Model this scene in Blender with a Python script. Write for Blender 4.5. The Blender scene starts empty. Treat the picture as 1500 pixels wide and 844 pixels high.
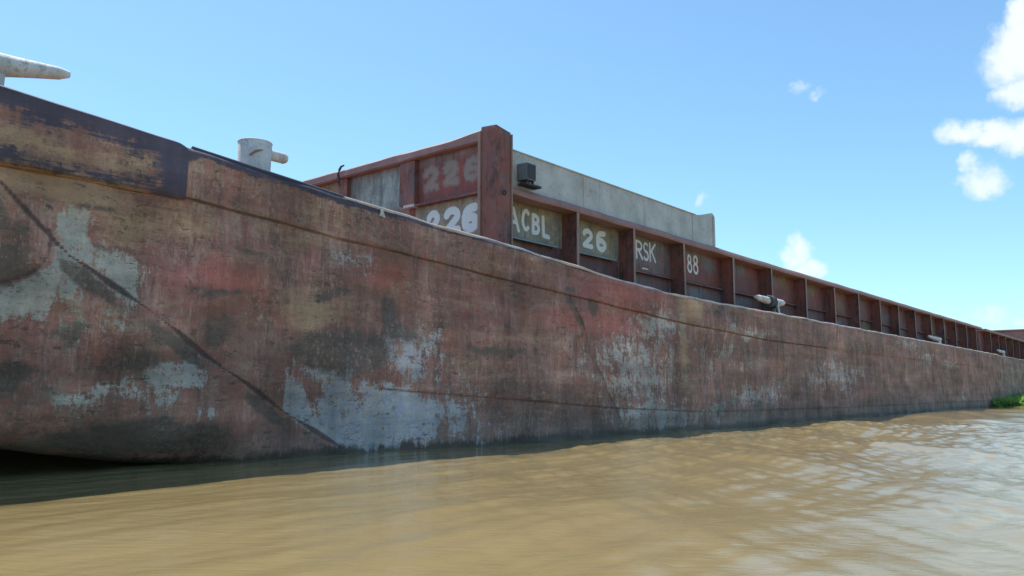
import bpy, bmesh, math, random
import numpy as np
from mathutils import Matrix, Vector, noise as mnoise

R = math.radians
random.seed(7)
rng = np.random.default_rng(7)
scene = bpy.context.scene

# ------------------------------------------------------------------ camera
# world: X runs along the barge away from the camera, Y across it, Z up, water at z = 0
cam_data = bpy.data.cameras.new("camera")
cam = bpy.data.objects.new("camera", cam_data)
scene.collection.objects.link(cam)
cam_data.sensor_width = 36.0
cam_data.lens = 28.39
cam_data.clip_start = 0.1
cam_data.clip_end = 20000
RX = Vector((0.64138651, -0.76721793, 0.0))
UP = Vector((-0.09714079, -0.08120872, 0.99195202))
BK = Vector((-0.76104337, -0.63622464, -0.12661433))
m = Matrix(((RX.x, UP.x, BK.x, 0), (RX.y, UP.y, BK.y, 0), (RX.z, UP.z, BK.z, 1.0), (0, 0, 0, 1)))
cam.matrix_world = m
scene.camera = cam

# ------------------------------------------------------------------ sun and sky
SUN_TO = Vector((0.06, 0.385, 1.0)).normalized()          # direction towards the sun
sun_elev = math.asin(SUN_TO.z)
sun_az = math.atan2(SUN_TO.x, SUN_TO.y)                   # from +Y towards +X
sd = bpy.data.lights.new("sun", 'SUN')
sd.energy = 3.3
sd.angle = R(0.53)
sd.color = (1.0, 0.955, 0.88)
sun = bpy.data.objects.new("sun", sd)
scene.collection.objects.link(sun)
sun.rotation_euler = SUN_TO.to_track_quat('Z', 'Y').to_euler()

SKY_STRENGTH = 0.118
world = bpy.data.worlds.new("World")
scene.world = world
world.use_nodes = True
wn, wl = world.node_tree.nodes, world.node_tree.links
wn.clear()
w_out = wn.new('ShaderNodeOutputWorld')
w_bg = wn.new('ShaderNodeBackground')
w_bg.inputs['Strength'].default_value = SKY_STRENGTH
sky = wn.new('ShaderNodeTexSky')
sky.sky_type = 'NISHITA'
sky.sun_disc = False
sky.sun_elevation = sun_elev
sky.sun_rotation = sun_az
sky.air_density = 1.0
sky.dust_density = 0.7
sky.ozone_density = 2.2

# clouds: (direction, u vector, v vector) of soft lobes, broken up by noise in direction space
CLOUDS = [
(0.9247, 0.1003, 0.3672), (11.62, -57.94, -13.41), (-8.95, -2.81, 23.33),
(0.9338, 0.1034, 0.3423), (5.4, -27, -5.6), (-8.9, -3.1, 26),
(0.9461, 0.1105, 0.3044), (7.25, -40.46, -7.79), (-17.1, -6.15, 55.38),
(0.9469, 0.1643, 0.2762), (9.24, -42.08, -6.61), (-20.2, -8.57, 74.35),
(0.9545, 0.1326, 0.267), (5.86, -31.63, -5.16), (-18.06, -7.38, 68.23),
(0.9588, 0.1123, 0.2609), (6.63, -40.69, -6.79), (-13.82, -5.52, 53.19),
(0.9562, 0.1643, 0.2424), (15.78, -76.16, -10.61), (-17.49, -8.01, 74.42),
(0.9626, 0.1525, 0.2237), (7.74, -40.84, -5.42), (-10.42, -4.94, 48.23),
(0.8843, 0.3166, 0.3432), (28.38, -69.61, -8.91), (-45.27, -23.22, 138.04),
(0.8938, 0.2995, 0.3338), (30.71, -79.88, -10.52), (-44.44, -22.25, 138.96),
(0.9264, 0.3415, 0.1588), (18.84, -49.71, -2.98), (-6.48, -4.59, 47.67),
(0.9333, 0.3305, 0.1401), (17.59, -48.51, -2.66), (-7.39, -5.57, 62.38),
(0.8715, 0.4341, 0.2282), (57.23, -111.4, -6.64), (-23.46, -15.74, 119.58),
(0.9845, 0.1561, 0.0799), (9.18, -56.47, -2.73), (-5.91, -6.61, 85.69),
(0.9883, 0.1355, 0.0696), (8.79, -62.66, -2.75), (-8.34, -10.64, 139.09),
]
CLOUD_W = [1.3, 1.3, 1.25, 1.05, 1.1, 1.1, .82, .9, .54, .50, 1.1, .95, .68, .62, .62]


def wmath(op, a, b=None, c=None, clamp=False):
    n = wn.new('ShaderNodeMath'); n.operation = op; n.use_clamp = clamp
    for i, v in enumerate((a, b, c)):
        if v is None: continue
        if hasattr(v, 'links'): wl.new(v, n.inputs[i])
        else: n.inputs[i].default_value = v
    return n.outputs[0]


wtc = wn.new('ShaderNodeTexCoord')
wnz = wn.new('ShaderNodeTexNoise')
wnz.inputs['Scale'].default_value = 26; wnz.inputs['Detail'].default_value = 6
wnz.inputs['Roughness'].default_value = 0.6
wl.new(wtc.outputs['Generated'], wnz.inputs['Vector'])
wsub = wn.new('ShaderNodeVectorMath'); wsub.operation = 'SUBTRACT'
wl.new(wnz.outputs['Color'], wsub.inputs[0]); wsub.inputs[1].default_value = (.5, .5, .5)
wsc = wn.new('ShaderNodeVectorMath'); wsc.operation = 'MULTIPLY_ADD'
wl.new(wsub.outputs[0], wsc.inputs[0]); wsc.inputs[1].default_value = (.034, .034, .034)
wl.new(wtc.outputs['Generated'], wsc.inputs[2])
total = None
for i in range(0, len(CLOUDS), 3):
    c, a, b = CLOUDS[i:i + 3]
    s = wn.new('ShaderNodeVectorMath'); s.operation = 'SUBTRACT'
    wl.new(wsc.outputs[0], s.inputs[0]); s.inputs[1].default_value = c
    d1 = wn.new('ShaderNodeVectorMath'); d1.operation = 'DOT_PRODUCT'
    wl.new(s.outputs[0], d1.inputs[0]); d1.inputs[1].default_value = a
    d2 = wn.new('ShaderNodeVectorMath'); d2.operation = 'DOT_PRODUCT'
    wl.new(s.outputs[0], d2.inputs[0]); d2.inputs[1].default_value = b
    dd = wmath('ADD', wmath('MULTIPLY', d1.outputs['Value'], d1.outputs['Value']),
               wmath('MULTIPLY', d2.outputs['Value'], d2.outputs['Value']))
    v = wmath('MULTIPLY', wmath('MULTIPLY', wmath('SUBTRACT', 1.7, dd, clamp=False), .62, clamp=True), CLOUD_W[i // 3])
    total = v if total is None else wmath('MAXIMUM', total, v)
wn2 = wn.new('ShaderNodeTexNoise')
wn2.inputs['Scale'].default_value = 48; wn2.inputs['Detail'].default_value = 9; wn2.inputs['Roughness'].default_value = .62
wl.new(wtc.outputs['Generated'], wn2.inputs['Vector'])
cl = wmath('ADD', total, wmath('MULTIPLY', wmath('SUBTRACT', wn2.outputs['Fac'], 0.5), wmath('MULTIPLY', wmath('MULTIPLY', total, 3.0, clamp=True), 1.5)))
cmr = wn.new('ShaderNodeMapRange'); cmr.interpolation_type = 'SMOOTHSTEP'
cmr.inputs['From Min'].default_value = 0.10; cmr.inputs['From Max'].default_value = 1.25
wl.new(cl, cmr.inputs['Value'])
wtint = wn.new('ShaderNodeMix'); wtint.data_type = 'RGBA'; wtint.blend_type = 'MULTIPLY'
wtint.inputs[0].default_value = 1.0
wl.new(sky.outputs[0], wtint.inputs[6]); wtint.inputs[7].default_value = (.80, 1.04, 1.07, 1)
wmix = wn.new('ShaderNodeMix'); wmix.data_type = 'RGBA'
wl.new(cmr.outputs[0], wmix.inputs[0])
wl.new(wtint.outputs[2], wmix.inputs[6])
wmix.inputs[7].default_value = (5.0, 5.5, 5.9, 1)
wl.new(wmix.outputs[2], w_bg.inputs['Color'])
wl.new(w_bg.outputs[0], w_out.inputs['Surface'])

scene.view_settings.view_transform = 'Standard'
scene.view_settings.look = 'None'
scene.view_settings.gamma = 1
scene.view_settings.exposure = 0.70
scene.render.engine = 'CYCLES'
scene.cycles.use_denoising = True
scene.cycles.max_bounces = 8

# ------------------------------------------------------------------ node helper
class NT:
    def __init__(s, name):
        s.m = bpy.data.materials.new(name); s.m.use_nodes = True
        s.n, s.l = s.m.node_tree.nodes, s.m.node_tree.links
        s.b = s.n['Principled BSDF']
        s.tc = s.n.new('ShaderNodeTexCoord').outputs['Object']

    def put(s, v, sock):
        if hasattr(v, 'links'): s.l.new(v, sock)
        elif isinstance(v, (tuple, list)) and len(v) == 3 and sock.type == 'RGBA': sock.default_value = (*v, 1)
        else: sock.default_value = v

    def math(s, op, a, b=None, c=None, clamp=False):
        n = s.n.new('ShaderNodeMath'); n.operation = op; n.use_clamp = clamp
        for i, v in enumerate((a, b, c)):
            if v is not None: s.put(v, n.inputs[i])
        return n.outputs[0]

    def noise(s, scale, detail=4, rough=.55, stretch=(1, 1, 1), off=(0, 0, 0), dist=0, vec=None):
        mp = s.n.new('ShaderNodeMapping'); s.l.new(vec or s.tc, mp.inputs[0])
        mp.inputs['Scale'].default_value = stretch; mp.inputs['Location'].default_value = off
        n = s.n.new('ShaderNodeTexNoise'); s.l.new(mp.outputs[0], n.inputs['Vector'])
        n.inputs['Scale'].default_value = scale; n.inputs['Detail'].default_value = detail
        n.inputs['Roughness'].default_value = rough; n.inputs['Distortion'].default_value = dist
        return n.outputs['Fac']

    def ramp(s, v, lo, hi, a=0., b=1.):
        n = s.n.new('ShaderNodeMapRange'); s.put(v, n.inputs['Value'])
        n.inputs['From Min'].default_value = lo; n.inputs['From Max'].default_value = hi
        n.inputs['To Min'].default_value = a; n.inputs['To Max'].default_value = b
        return n.outputs[0]

    def mix(s, f, a, b, mode='MIX'):
        n = s.n.new('ShaderNodeMix'); n.data_type = 'RGBA'; n.blend_type = mode
        s.put(f, n.inputs[0]); s.put(a, n.inputs[6]); s.put(b, n.inputs[7])
        return n.outputs[2]

    def attr(s, name):
        n = s.n.new('ShaderNodeAttribute'); n.attribute_name = name
        return n

    def sep(s, col):
        n = s.n.new('ShaderNodeSeparateColor'); s.l.new(col, n.inputs[0]); return n.outputs

    def bump(s, h, strength=.5, dist=.02, prev=None):
        n = s.n.new('ShaderNodeBump'); s.put(h, n.inputs['Height'])
        n.inputs['Strength'].default_value = strength; n.inputs['Distance'].default_value = dist
        if prev: s.l.new(prev, n.inputs['Normal'])
        return n.outputs[0]

    def fin(s, col, rough=.7, nrm=None, spec=.4, metal=0.):
        s.put(col, s.b.inputs['Base Color']); s.put(rough, s.b.inputs['Roughness'])
        s.put(spec, s.b.inputs['Specular IOR Level']); s.put(metal, s.b.inputs['Metallic'])
        if nrm: s.l.new(nrm, s.b.inputs['Normal'])
        return s.m


# ------------------------------------------------------------------ materials
def mat_hull():
    t = NT('weathered_hull_paint')
    pa = t.sep(t.attr('pa').outputs['Color']); pb = t.sep(t.attr('pb').outputs['Color'])
    A, B, C = pa[0], pa[1], pa[2]; D, E, F = pb[0], pb[1], pb[2]
    n_big = t.noise(.6, 6, .65)
    n_mid = t.noise(1.9, 10, .72, (1, 1, 1), (3, 1, 7), .3)
    n_fin = t.noise(6.5, 10, .78, (1, 1, 1), (1, 2, 3), .4)
    n_fin2 = t.noise(5.0, 10, .80, (1, 1, .8), (11, 2, 5), .2)
    n_grit = t.noise(30, 6, .8)
    n_grit2 = t.noise(22, 6, .85, (1, 1, .7), (9, 9, 9))
    n_drip = t.noise(4.5, 9, .72, (1, 1, .14), (5, 0, 0), .3)       # vertical streaks
    n_drip2 = t.noise(13, 8, .75, (1, 1, .16), (15, 0, 4), .3)
    n_scr = t.noise(4.5, 10, .72, (.2, 1, 1), (0, 0, 2), .2)         # long scrapes
    n_scr2 = t.noise(13, 9, .78, (.15, 1, 1), (0, 4, 9), .3)
    def cen(v, k): return t.math('MULTIPLY', t.math('SUBTRACT', v, .5), k)
    def add(*v):
        o = v[0]
        for x in v[1:]: o = t.math('ADD', o, x)
        return o
    def mul(a, b): return t.math('MULTIPLY', a, b)
    # red oxide, brown and plum layers worn into each other
    base = t.mix(t.ramp(n_big, .38, .64), (.135, .080, .062), (.190, .098, .084))
    base = t.mix(t.ramp(add(n_mid, cen(n_fin, .5)), .44, .60), base, (.150, .108, .088))
    base = t.mix(mul(t.ramp(add(n_drip, cen(n_fin2, .5)), .48, .62), .75), base, (.088, .060, .052))
    base = t.mix(mul(t.ramp(add(n_scr, cen(n_fin, .6)), .53, .66), .7), base, (.200, .158, .122))
    base = t.mix(mul(t.ramp(add(n_drip2, cen(n_big, .8)), .54, .68), .6), base, (.225, .180, .155))
    base = t.mix(mul(t.ramp(add(n_fin2, cen(n_scr2, .7)), .56, .66), .7), base, (.205, .085, .070))
    def mask(ch, lo, hi, *extra):
        return t.ramp(add(ch, *extra), lo, hi)
    base = t.mix(mul(mask(C, .34, .80, cen(n_mid, 1.5), cen(n_scr2, 1.1), cen(n_fin, .8)), .68), base, (.225, .088, .078))
    base = t.mix(mul(mask(D, .34, .72, cen(n_mid, 1.4), cen(n_scr2, 1.1), cen(n_grit, .5)), .72), base, (.235, .180, .118))
    sx = t.n.new('ShaderNodeSeparateXYZ'); t.l.new(t.tc, sx.inputs[0])
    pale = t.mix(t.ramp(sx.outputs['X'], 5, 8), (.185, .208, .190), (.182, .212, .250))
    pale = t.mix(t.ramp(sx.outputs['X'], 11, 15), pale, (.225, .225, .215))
    pale = t.mix(t.ramp(n_fin, .42, .62), pale, (.27, .275, .26))
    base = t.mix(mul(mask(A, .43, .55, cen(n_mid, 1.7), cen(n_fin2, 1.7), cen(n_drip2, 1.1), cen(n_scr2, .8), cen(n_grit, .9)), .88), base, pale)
    base = t.mix(mul(mask(B, .40, .66, cen(n_mid, 1.5), cen(n_fin, .9), cen(n_scr, .8)), .82), base, (.072, .066, .058))
    # chips, flecks and scratches everywhere
    m1 = t.noise(1.1, 6, .65, (1, 1, 1), (21, 3, 5)); m2 = t.noise(1.3, 6, .65, (1, 1, 1), (2, 33, 15))
    f3 = t.noise(17, 8, .8, (1, 1, .6), (7, 7, 2), .5); f4 = t.noise(11, 8, .82, (.5, 1, 1), (3, 17, 2), .4)
    base = t.mix(mul(mul(t.ramp(f3, .53, .60), t.ramp(m1, .46, .58)), .65), base, (.235, .190, .150))
    base = t.mix(mul(mul(t.ramp(f4, .54, .59), t.ramp(m2, .44, .58)), .80), base, (.060, .046, .042))
    base = t.mix(mul(mul(t.ramp(f4, .30, .44, 1, 0), t.ramp(m1, .50, .60)), .6), base, (.215, .110, .098))
    base = t.mix(mul(mul(t.ramp(n_fin, .575, .62), t.ramp(n_mid, .42, .56)), .7), base, (.052, .042, .038))
    base = t.mix(mul(mul(t.ramp(n_grit, .60, .66), t.ramp(n_big, .38, .6)), .7), base, (.27, .235, .20))
    base = t.mix(mul(mul(t.ramp(n_grit2, .59, .66), t.ramp(n_drip, .40, .6)), .7), base, (.045, .036, .033))
    base = t.mix(mul(mul(t.ramp(n_scr2, .60, .64), t.ramp(n_mid, .4, .52)), .75), base, (.045, .037, .033))
    # navy paint along the gunwale band
    base = t.mix(mul(mask(F, .34, .56, cen(n_scr2, 1.8), cen(n_mid, 1.6), cen(n_fin, 1.2)), .92), base, (.042, .042, .060))
    # seams
    base = t.mix(mul(t.ramp(add(E, cen(n_mid, 1.0)), .42, .85), .85), base, (.045, .034, .032))
    # waterline slime and a paler scum band above it
    wv = add(sx.outputs['Z'], cen(n_mid, .55), cen(n_drip2, .3))
    base = t.mix(t.ramp(wv, .08, .16, .9, 0), base, (.038, .036, .027))
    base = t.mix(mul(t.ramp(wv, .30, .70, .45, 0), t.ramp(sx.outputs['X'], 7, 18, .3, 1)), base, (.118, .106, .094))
    gm = t.n.new('ShaderNodeGamma'); t.l.new(base, gm.inputs[0]); gm.inputs[1].default_value = 1.16
    hs = t.n.new('ShaderNodeHueSaturation'); t.l.new(gm.outputs[0], hs.inputs['Color'])
    v1 = t.noise(.75, 5, .6, (.8, 1, 1.5), (31, 3, 5)); v2 = t.noise(1.3, 6, .7, (1, 1, .07), (8, 3, 1)); v3 = t.noise(1.5, 5, .65, (.09, 1, 1.6), (4, 3, 41))
    val = mul(mul(t.ramp(v1, .34, .66, .74, 1.24), t.ramp(v2, .36, .64, .80, 1.16)), t.ramp(v3, .34, .66, .80, 1.2))
    hs.inputs['Saturation'].default_value = 1.0; t.put(mul(val, 2.85), hs.inputs['Value'])
    base = t.mix(1.0, hs.outputs[0], (1.06, .93, .865), 'MULTIPLY')
    h = add(mul(n_fin, .5), mul(n_grit, .25)); h = t.math('SUBTRACT', h, mul(E, .6))
    nb = t.bump(n_big, .5, .14)
    nb = t.bump(n_scr, .4, .035, nb)
    nb = t.bump(h, .7, .014, nb)
    return t.fin(base, t.ramp(n_mid, .3, .7, .5, .85), nb, .3)


def mat_paint(name, col, dark=(.06, .045, .04), rust=(.17, .07, .04), rust_amt=.5, streak=True, rough=.6, light=None, patch=None):
    """plain painted steel with rust, streaks and grime"""
    t = NT(name)
    n1 = t.noise(1.6, 6, .62); n2 = t.noise(8, 7, .7, off=(4, 4, 1)); n3 = t.noise(7, 6, .62, (1, 1, .1), (2, 1, 0))
    n4 = t.noise(40, 4, .7)
    b = t.mix(t.ramp(n1, .38, .66), col, tuple(c * .72 for c in col))
    if patch:
        n5 = t.noise(2.6, 9, .75, (1, 1, .6), (6, 2, 8), .3); n6 = t.noise(3.4, 9, .75, (1, 1, .5), (1, 12, 3), .3)
        b = t.mix(t.ramp(n5, .50, .58, 0, .75), b, patch)
        b = t.mix(t.ramp(n6, .53, .60, 0, .7), b, dark)
        b = t.mix(t.ramp(n6, .34, .44, .6, 0), b, tuple(min(c * 1.5, .7) for c in col))
    if light: b = t.mix(t.ramp(n2, .48, .64, 0, .8), b, light)
    b = t.mix(t.ramp(n2, .56, .66, 0, rust_amt), b, rust)
    if streak: b = t.mix(t.ramp(n3, .54, .72, 0, rust_amt), b, dark)
    b = t.mix(t.ramp(n4, .62, .7, 0, .4 * rust_amt), b, dark)
    nb = t.bump(n1, .3, .05); nb = t.bump(t.math('ADD', n2, n4), .4, .006, nb)
    return t.fin(b, rough, nb, .35)


def mat_panel(name):
    """steel wall whose paint colour is painted on it in patches ('tint') and which carries hand lettering ('ink')"""
    t = NT(name)
    tint = t.attr('tint').outputs['Color']
    ink = t.attr('ink').outputs['Fac']; ink2 = t.attr('ink_old').outputs['Fac']
    n1 = t.noise(2.0, 6, .62); n2 = t.noise(10, 7, .7, off=(4, 4, 1)); n3 = t.noise(9, 6, .62, (1, 1, .12), (2, 1, 0))
    n4 = t.noise(45, 4, .7)
    hs = t.n.new('ShaderNodeHueSaturation'); t.l.new(tint, hs.inputs['Color'])
    hs.inputs['Saturation'].default_value = 1.15; hs.inputs['Value'].default_value = 1.75
    b = t.mix(t.ramp(n1, .4, .64, 0, .45), hs.outputs[0], (.12, .08, .07))
    b = t.mix(t.ramp(n3, .50, .66, 0, .6), b, (.085, .065, .06))
    n5 = t.noise(4.2, 9, .78, (1, 1, .6), (6, 2, 8), .3)
    b = t.mix(t.ramp(n5, .52, .60, 0, .55), b, (.20, .175, .155))
    b = t.mix(t.ramp(n5, .36, .45, .5, 0), b, (.23, .085, .07))
    b = t.mix(t.ramp(n2, .57, .68, 0, .5), b, (.17, .085, .06))
    v = t.math('ADD', ink, t.math('MULTIPLY', t.math('SUBTRACT', n2, .5), .035))
    v = t.math('ADD', v, t.math('MULTIPLY', t.math('SUBTRACT', n4, .5), .03))
    b = t.mix(t.math('MULTIPLY', t.ramp(v, -.006, .006), t.ramp(n2, .60, .72, 1., .55)), b, (.86, .845, .80))
    v2 = t.math('ADD', ink2, t.math('MULTIPLY', t.math('SUBTRACT', n2, .5), .30))
    v2 = t.math('ADD', v2, t.math('MULTIPLY', t.math('SUBTRACT', n1, .5), .12))
    b = t.mix(t.math('MULTIPLY', t.ramp(v2, -.05, .05), .76), b, (.38, .33, .27))
    nb = t.bump(n1, .3, .05); nb = t.bump(t.math('ADD', n2, n4), .4, .006, nb)
    return t.fin(b, .65, nb, .35)


M_HULL = mat_hull()
M_PANEL = mat_panel('lettered_coaming_paint')
M_RED = mat_paint('red_oxide_steel', (.33, .115, .085), dark=(.07, .045, .045), rust=(.26, .17, .13), rust_amt=.7, patch=(.155, .135, .135))
M_FLANGE = mat_paint('worn_flange_steel', (.42, .27, .21), dark=(.2, .11, .09), rust=(.26, .12, .09), rust_amt=.6)
M_RIM = mat_paint('worn_rim_steel', (.42, .215, .185), dark=(.12, .07, .07), rust=(.36, .24, .20), rust_amt=.6, light=(.33, .20, .18), streak=False)
M_EDGE = mat_paint('sun_bright_edge_steel', (.74, .62, .57), dark=(.16, .10, .09), rust=(.25, .13, .1), rust_amt=.6, streak=False)  # worn steel, whitened so its colour carries the sun-catching line of the edge bar
M_NAVY = mat_paint('navy_gunwale_paint', (.066, .066, .090), dark=(.05, .045, .05), rust=(.16, .12, .09), rust_amt=.5)
M_DECK = mat_paint('deck_paint', (.16, .08, .065), rust_amt=.6, streak=False, rough=.75)
M_WHITE = mat_paint('chipped_white_paint', (.80, .78, .74), patch=(.56, .52, .46), dark=(.30, .27, .23), rust=(.34, .24, .17), rust_amt=.6)
M_GREY = mat_paint('grey_cover_paint', (.62, .60, .56), dark=(.44, .36, .28), rust=(.38, .27, .19), rust_amt=.6)
M_BOX = mat_paint('grey_box_paint', (.22, .24, .25), dark=(.1, .1, .1), rust=(.2, .14, .1), rust_amt=.3)
M_BOXDARK = mat_paint('dark_box_panel', (.06, .055, .075), rust_amt=.2)
M_LEDGE = mat_paint('grey_ledge_paint', (.34, .36, .33), dark=(.12, .11, .1), rust=(.2, .14, .1), rust_amt=.4, light=(.32, .33, .31))
M_ROPE = mat_paint('tarry_rope', (.10, .10, .11), dark=(.05, .05, .05), rust=(.3, .3, .3), rust_amt=.4)
M_UNDER = mat_paint('bottom_paint', (.13, .11, .09), dark=(.07, .06, .05), rust=(.10, .06, .04), rust_amt=.5)


# ------------------------------------------------------------------ object helpers
def link(name, me, mat, parent=None, smooth=False):
    o = bpy.data.objects.new(name, me); scene.collection.objects.link(o)
    if mat and not me.materials: me.materials.append(mat)
    if parent: o.parent = parent
    if smooth: me.polygons.foreach_set('use_smooth', [True] * len(me.polygons))
    return o


def grid_mesh(name, P, closed_v=False):
    """P: (nu, nv, 3) array of points"""
    nu, nv = P.shape[:2]
    me = bpy.data.meshes.new(name)
    idx = np.arange(nu * nv).reshape(nu, nv)
    a, b, c, d = idx[:-1, :-1], idx[1:, :-1], idx[1:, 1:], idx[:-1, 1:]
    q = np.stack([a, b, c, d], -1).reshape(-1, 4)
    me.vertices.add(nu * nv); me.vertices.foreach_set('co', P.reshape(-1).astype(np.float32))
    me.loops.add(q.size); me.loops.foreach_set('vertex_index', q.reshape(-1).astype(np.int32))
    me.polygons.add(len(q)); me.polygons.foreach_set('loop_start', (np.arange(len(q)) * 4).astype(np.int32))
    me.update(calc_edges=True)
    return me


def col_attr(me, name, arr):
    a = me.attributes.new(name, 'FLOAT_COLOR', 'POINT')
    v = np.ones((len(me.vertices), 4), np.float32); v[:, :arr.shape[1]] = arr
    a.data.foreach_set('color', v.reshape(-1))


def flt_attr(me, name, arr):
    a = me.attributes.new(name, 'FLOAT', 'POINT'); a.data.foreach_set('value', arr.reshape(-1).astype(np.float32))


class MB:
    """collects shapes into one mesh"""
    def __init__(s): s.bm = bmesh.new()

    def box(s, x0, x1, y0, y1, z0, z1, bev=0.0, zb=None):
        vs = bmesh.ops.create_cube(s.bm, size=1)['verts']
        for v in vs:
            v.co = Vector((x0 if v.co.x < 0 else x1, y0 if v.co.y < 0 else y1, z0 if v.co.z < 0 else z1))
        if bev:
            es = list({e for v in vs for e in v.link_edges})
            bmesh.ops.bevel(s.bm, geom=es, offset=bev, segments=2, affect='EDGES', profile=.6)
        return s

    def hexa(s, pts):
        """8 points: bottom four then top four, same order"""
        v = [s.bm.verts.new(p) for p in pts]
        for f in ((3, 2, 1, 0), (4, 5, 6, 7), (0, 1, 5, 4), (1, 2, 6, 5), (2, 3, 7, 6), (3, 0, 4, 7)):
            s.bm.faces.new([v[i] for i in f])
        return s

    def tube(s, pts, rad, seg=14, cap=True, squash=1.0):
        pts = [Vector(p) for p in pts]
        rad = rad if isinstance(rad, (list, tuple)) else [rad] * len(pts)
        rings = []
        for i, p in enumerate(pts):
            t = (pts[min(i + 1, len(pts) - 1)] - pts[max(i - 1, 0)]).normalized()
            a = t.cross(Vector((0, 0, 1)))
            if a.length < 1e-3: a = t.cross(Vector((0, 1, 0)))
            a.normalize(); b = a.cross(t)
            rings.append([s.bm.verts.new(p + (a * math.cos(k) + b * math.sin(k) * squash) * rad[i])
                          for k in [2 * math.pi * j / seg for j in range(seg)]])
        for r0, r1 in zip(rings, rings[1:]):
            for j in range(seg):
                s.bm.faces.new((r0[j], r0[(j + 1) % seg], r1[(j + 1) % seg], r1[j]))
        if cap:
            s.bm.faces.new(list(reversed(rings[0]))); s.bm.faces.new(rings[-1])
        return s

    def ring(s, c, axis, R_, r, seg=24, sub=8):
        c = Vector(c); ax = Vector(axis).normalized()
        a = ax.orthogonal().normalized(); b = ax.cross(a)
        rings = []
        for i in range(seg):
            t = 2 * math.pi * i / seg
            d = a * math.cos(t) + b * math.sin(t)
            rings.append([s.bm.verts.new(c + d * (R_ + r * math.cos(u)) + ax * r * math.sin(u))
                          for u in [2 * math.pi * j / sub for j in range(sub)]])
        for i in range(seg):
            r0, r1 = rings[i], rings[(i + 1) % seg]
            for j in range(sub):
                s.bm.faces.new((r0[j], r1[j], r1[(j + 1) % sub], r0[(j + 1) % sub]))
        return s

    def build(s, name, mat, parent=None, smooth_angle=None):
        bmesh.ops.recalc_face_normals(s.bm, faces=s.bm.faces)
        me = bpy.data.meshes.new(name); s.bm.to_mesh(me); s.bm.free()
        o = link(name, me, mat, parent)
        if smooth_angle is not None:
            for p in me.polygons: p.use_smooth = True
            me.set_sharp_from_angle(angle=R(smooth_angle))
        return o


def thing(name, label, cat, loc=(0, 0, 0), group=None):
    o = bpy.data.objects.new(name, None); scene.collection.objects.link(o)
    o.location = loc; o['label'] = label; o['category'] = cat
    if group: o['group'] = group
    return o


def tag(o, label=None, cat=None, kind=None, group=None):
    if label: o['label'] = label
    if cat: o['category'] = cat
    if kind: o['kind'] = kind
    if group: o['group'] = group
    return o


def fbm(x, y, z=0.0, sc=1.0, oct_=3):
    out = np.zeros(np.broadcast(x, y).shape)
    xs, ys = np.broadcast_arrays(x, y)
    fl = out.reshape(-1); xf, yf = xs.reshape(-1), ys.reshape(-1)
    for i in range(fl.size):
        fl[i] = mnoise.fractal(Vector((xf[i] * sc, yf[i] * sc, z)), 1.0, 2.0, oct_)
    return out


def sines(x, y, terms):
    """cheap smooth pseudo-noise, terms of (amp, kx, ky, phase)"""
    o = 0
    for a, kx, ky, p in terms: o = o + a * np.sin(kx * x + ky * y + p)
    return o


# ------------------------------------------------------------------ water
def graded(near0, near1, step, far0, far1, grow=1.09):
    mid = list(np.arange(near0, near1 + 1e-6, step))
    a, s = near0, step
    lo = []
    while a > far0:
        s *= grow; a -= s; lo.append(a)
    b, s = near1, step
    hi = []
    while b < far1:
        s *= grow; b += s; hi.append(b)
    return np.array(lo[::-1] + mid + hi)


wx = graded(0.0, 26.0, .055, -6000, 6000, 1.035)
wy = graded(0.0, 11.0, .045, -6000, 6000, 1.05)
GX, GY = np.meshgrid(wx, wy, indexing='ij')
terms = []
# small wind waves travelling mostly across the barge, plus an oblique wake
for i in range(34):
    lam = 0.22 * (1.115 ** i) * (1 + .15 * rng.random())
    th = R(100 + rng.normal(0, 24)) if i % 3 else R(150 + rng.normal(0, 18))
    k = 2 * math.pi / lam
    amp = .0032 * lam ** .66 * (.6 + .8 * rng.random())
    terms.append((amp, k * math.cos(th), k * math.sin(th), rng.random() * 6.28, lam))
WZ = np.zeros_like(GX)
dx = np.gradient(wx)[:, None]; dy = np.gradient(wy)[None, :]
cell = np.maximum(dx, dy)
warp = .35 * np.sin(GX * .7 + GY * .31) + .25 * np.sin(GX * .23 - GY * .9 + 1) + .2 * np.sin(GX * 1.9 + GY * 1.3 + 2)
for a, kx, ky, p, lam in terms:
    fade = np.clip((lam / np.maximum(cell, 1e-6) - 2.5) / 3, 0, 1)
    ph = kx * (GX + .25 * warp) + ky * (GY + .18 * warp) + p
    s_ = np.sin(ph)
    WZ += fade * a * (s_ + .25 * np.cos(2 * ph))
# calmer in the lee close to the bow, livelier further along and outboard
live = .42 + 1.15 * np.clip((GX - 6 + (9 - GY) * .9) / 14, 0, 1)
WZ *= live
# wake crests that run obliquely up against the side
for (x0, y0, th, lam, amp, wl_, ww) in ((27, 8.6, 112, 5.5, .045, 9, 3.0), (17, 5.0, 125, 2.6, .028, 6, 2.6),
                                       (36, 7.5, 105, 7.0, .06, 12, 4), (10, 3.0, 130, 1.5, .012, 4, 1.6)):
    c_, s__ = math.cos(R(th)), math.sin(R(th))
    u = (GX - x0) * c_ + (GY - y0) * s__; v = -(GX - x0) * s__ + (GY - y0) * c_
    WZ += amp * np.cos(2 * math.pi * u / lam + .5 * np.sin(v * .7)) * np.exp(-(u / (ww * 1.2)) ** 2 - (v / wl_) ** 2)
P = np.stack([GX, GY, WZ], -1)
me = grid_mesh('river', P)
t = NT('muddy_river_water')
nA = t.noise(2.2, 6, .62, (.8, 1.2, 1), (0, 0, 0), .8); nB = t.noise(7, 6, .65, (.7, 1.2, 1), (3, 3, 0), .6); nC = t.noise(.22, 4, .6)
nD = t.noise(24, 3, .6, (.5, 1.4, 1), (1, 7, 0))
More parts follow.
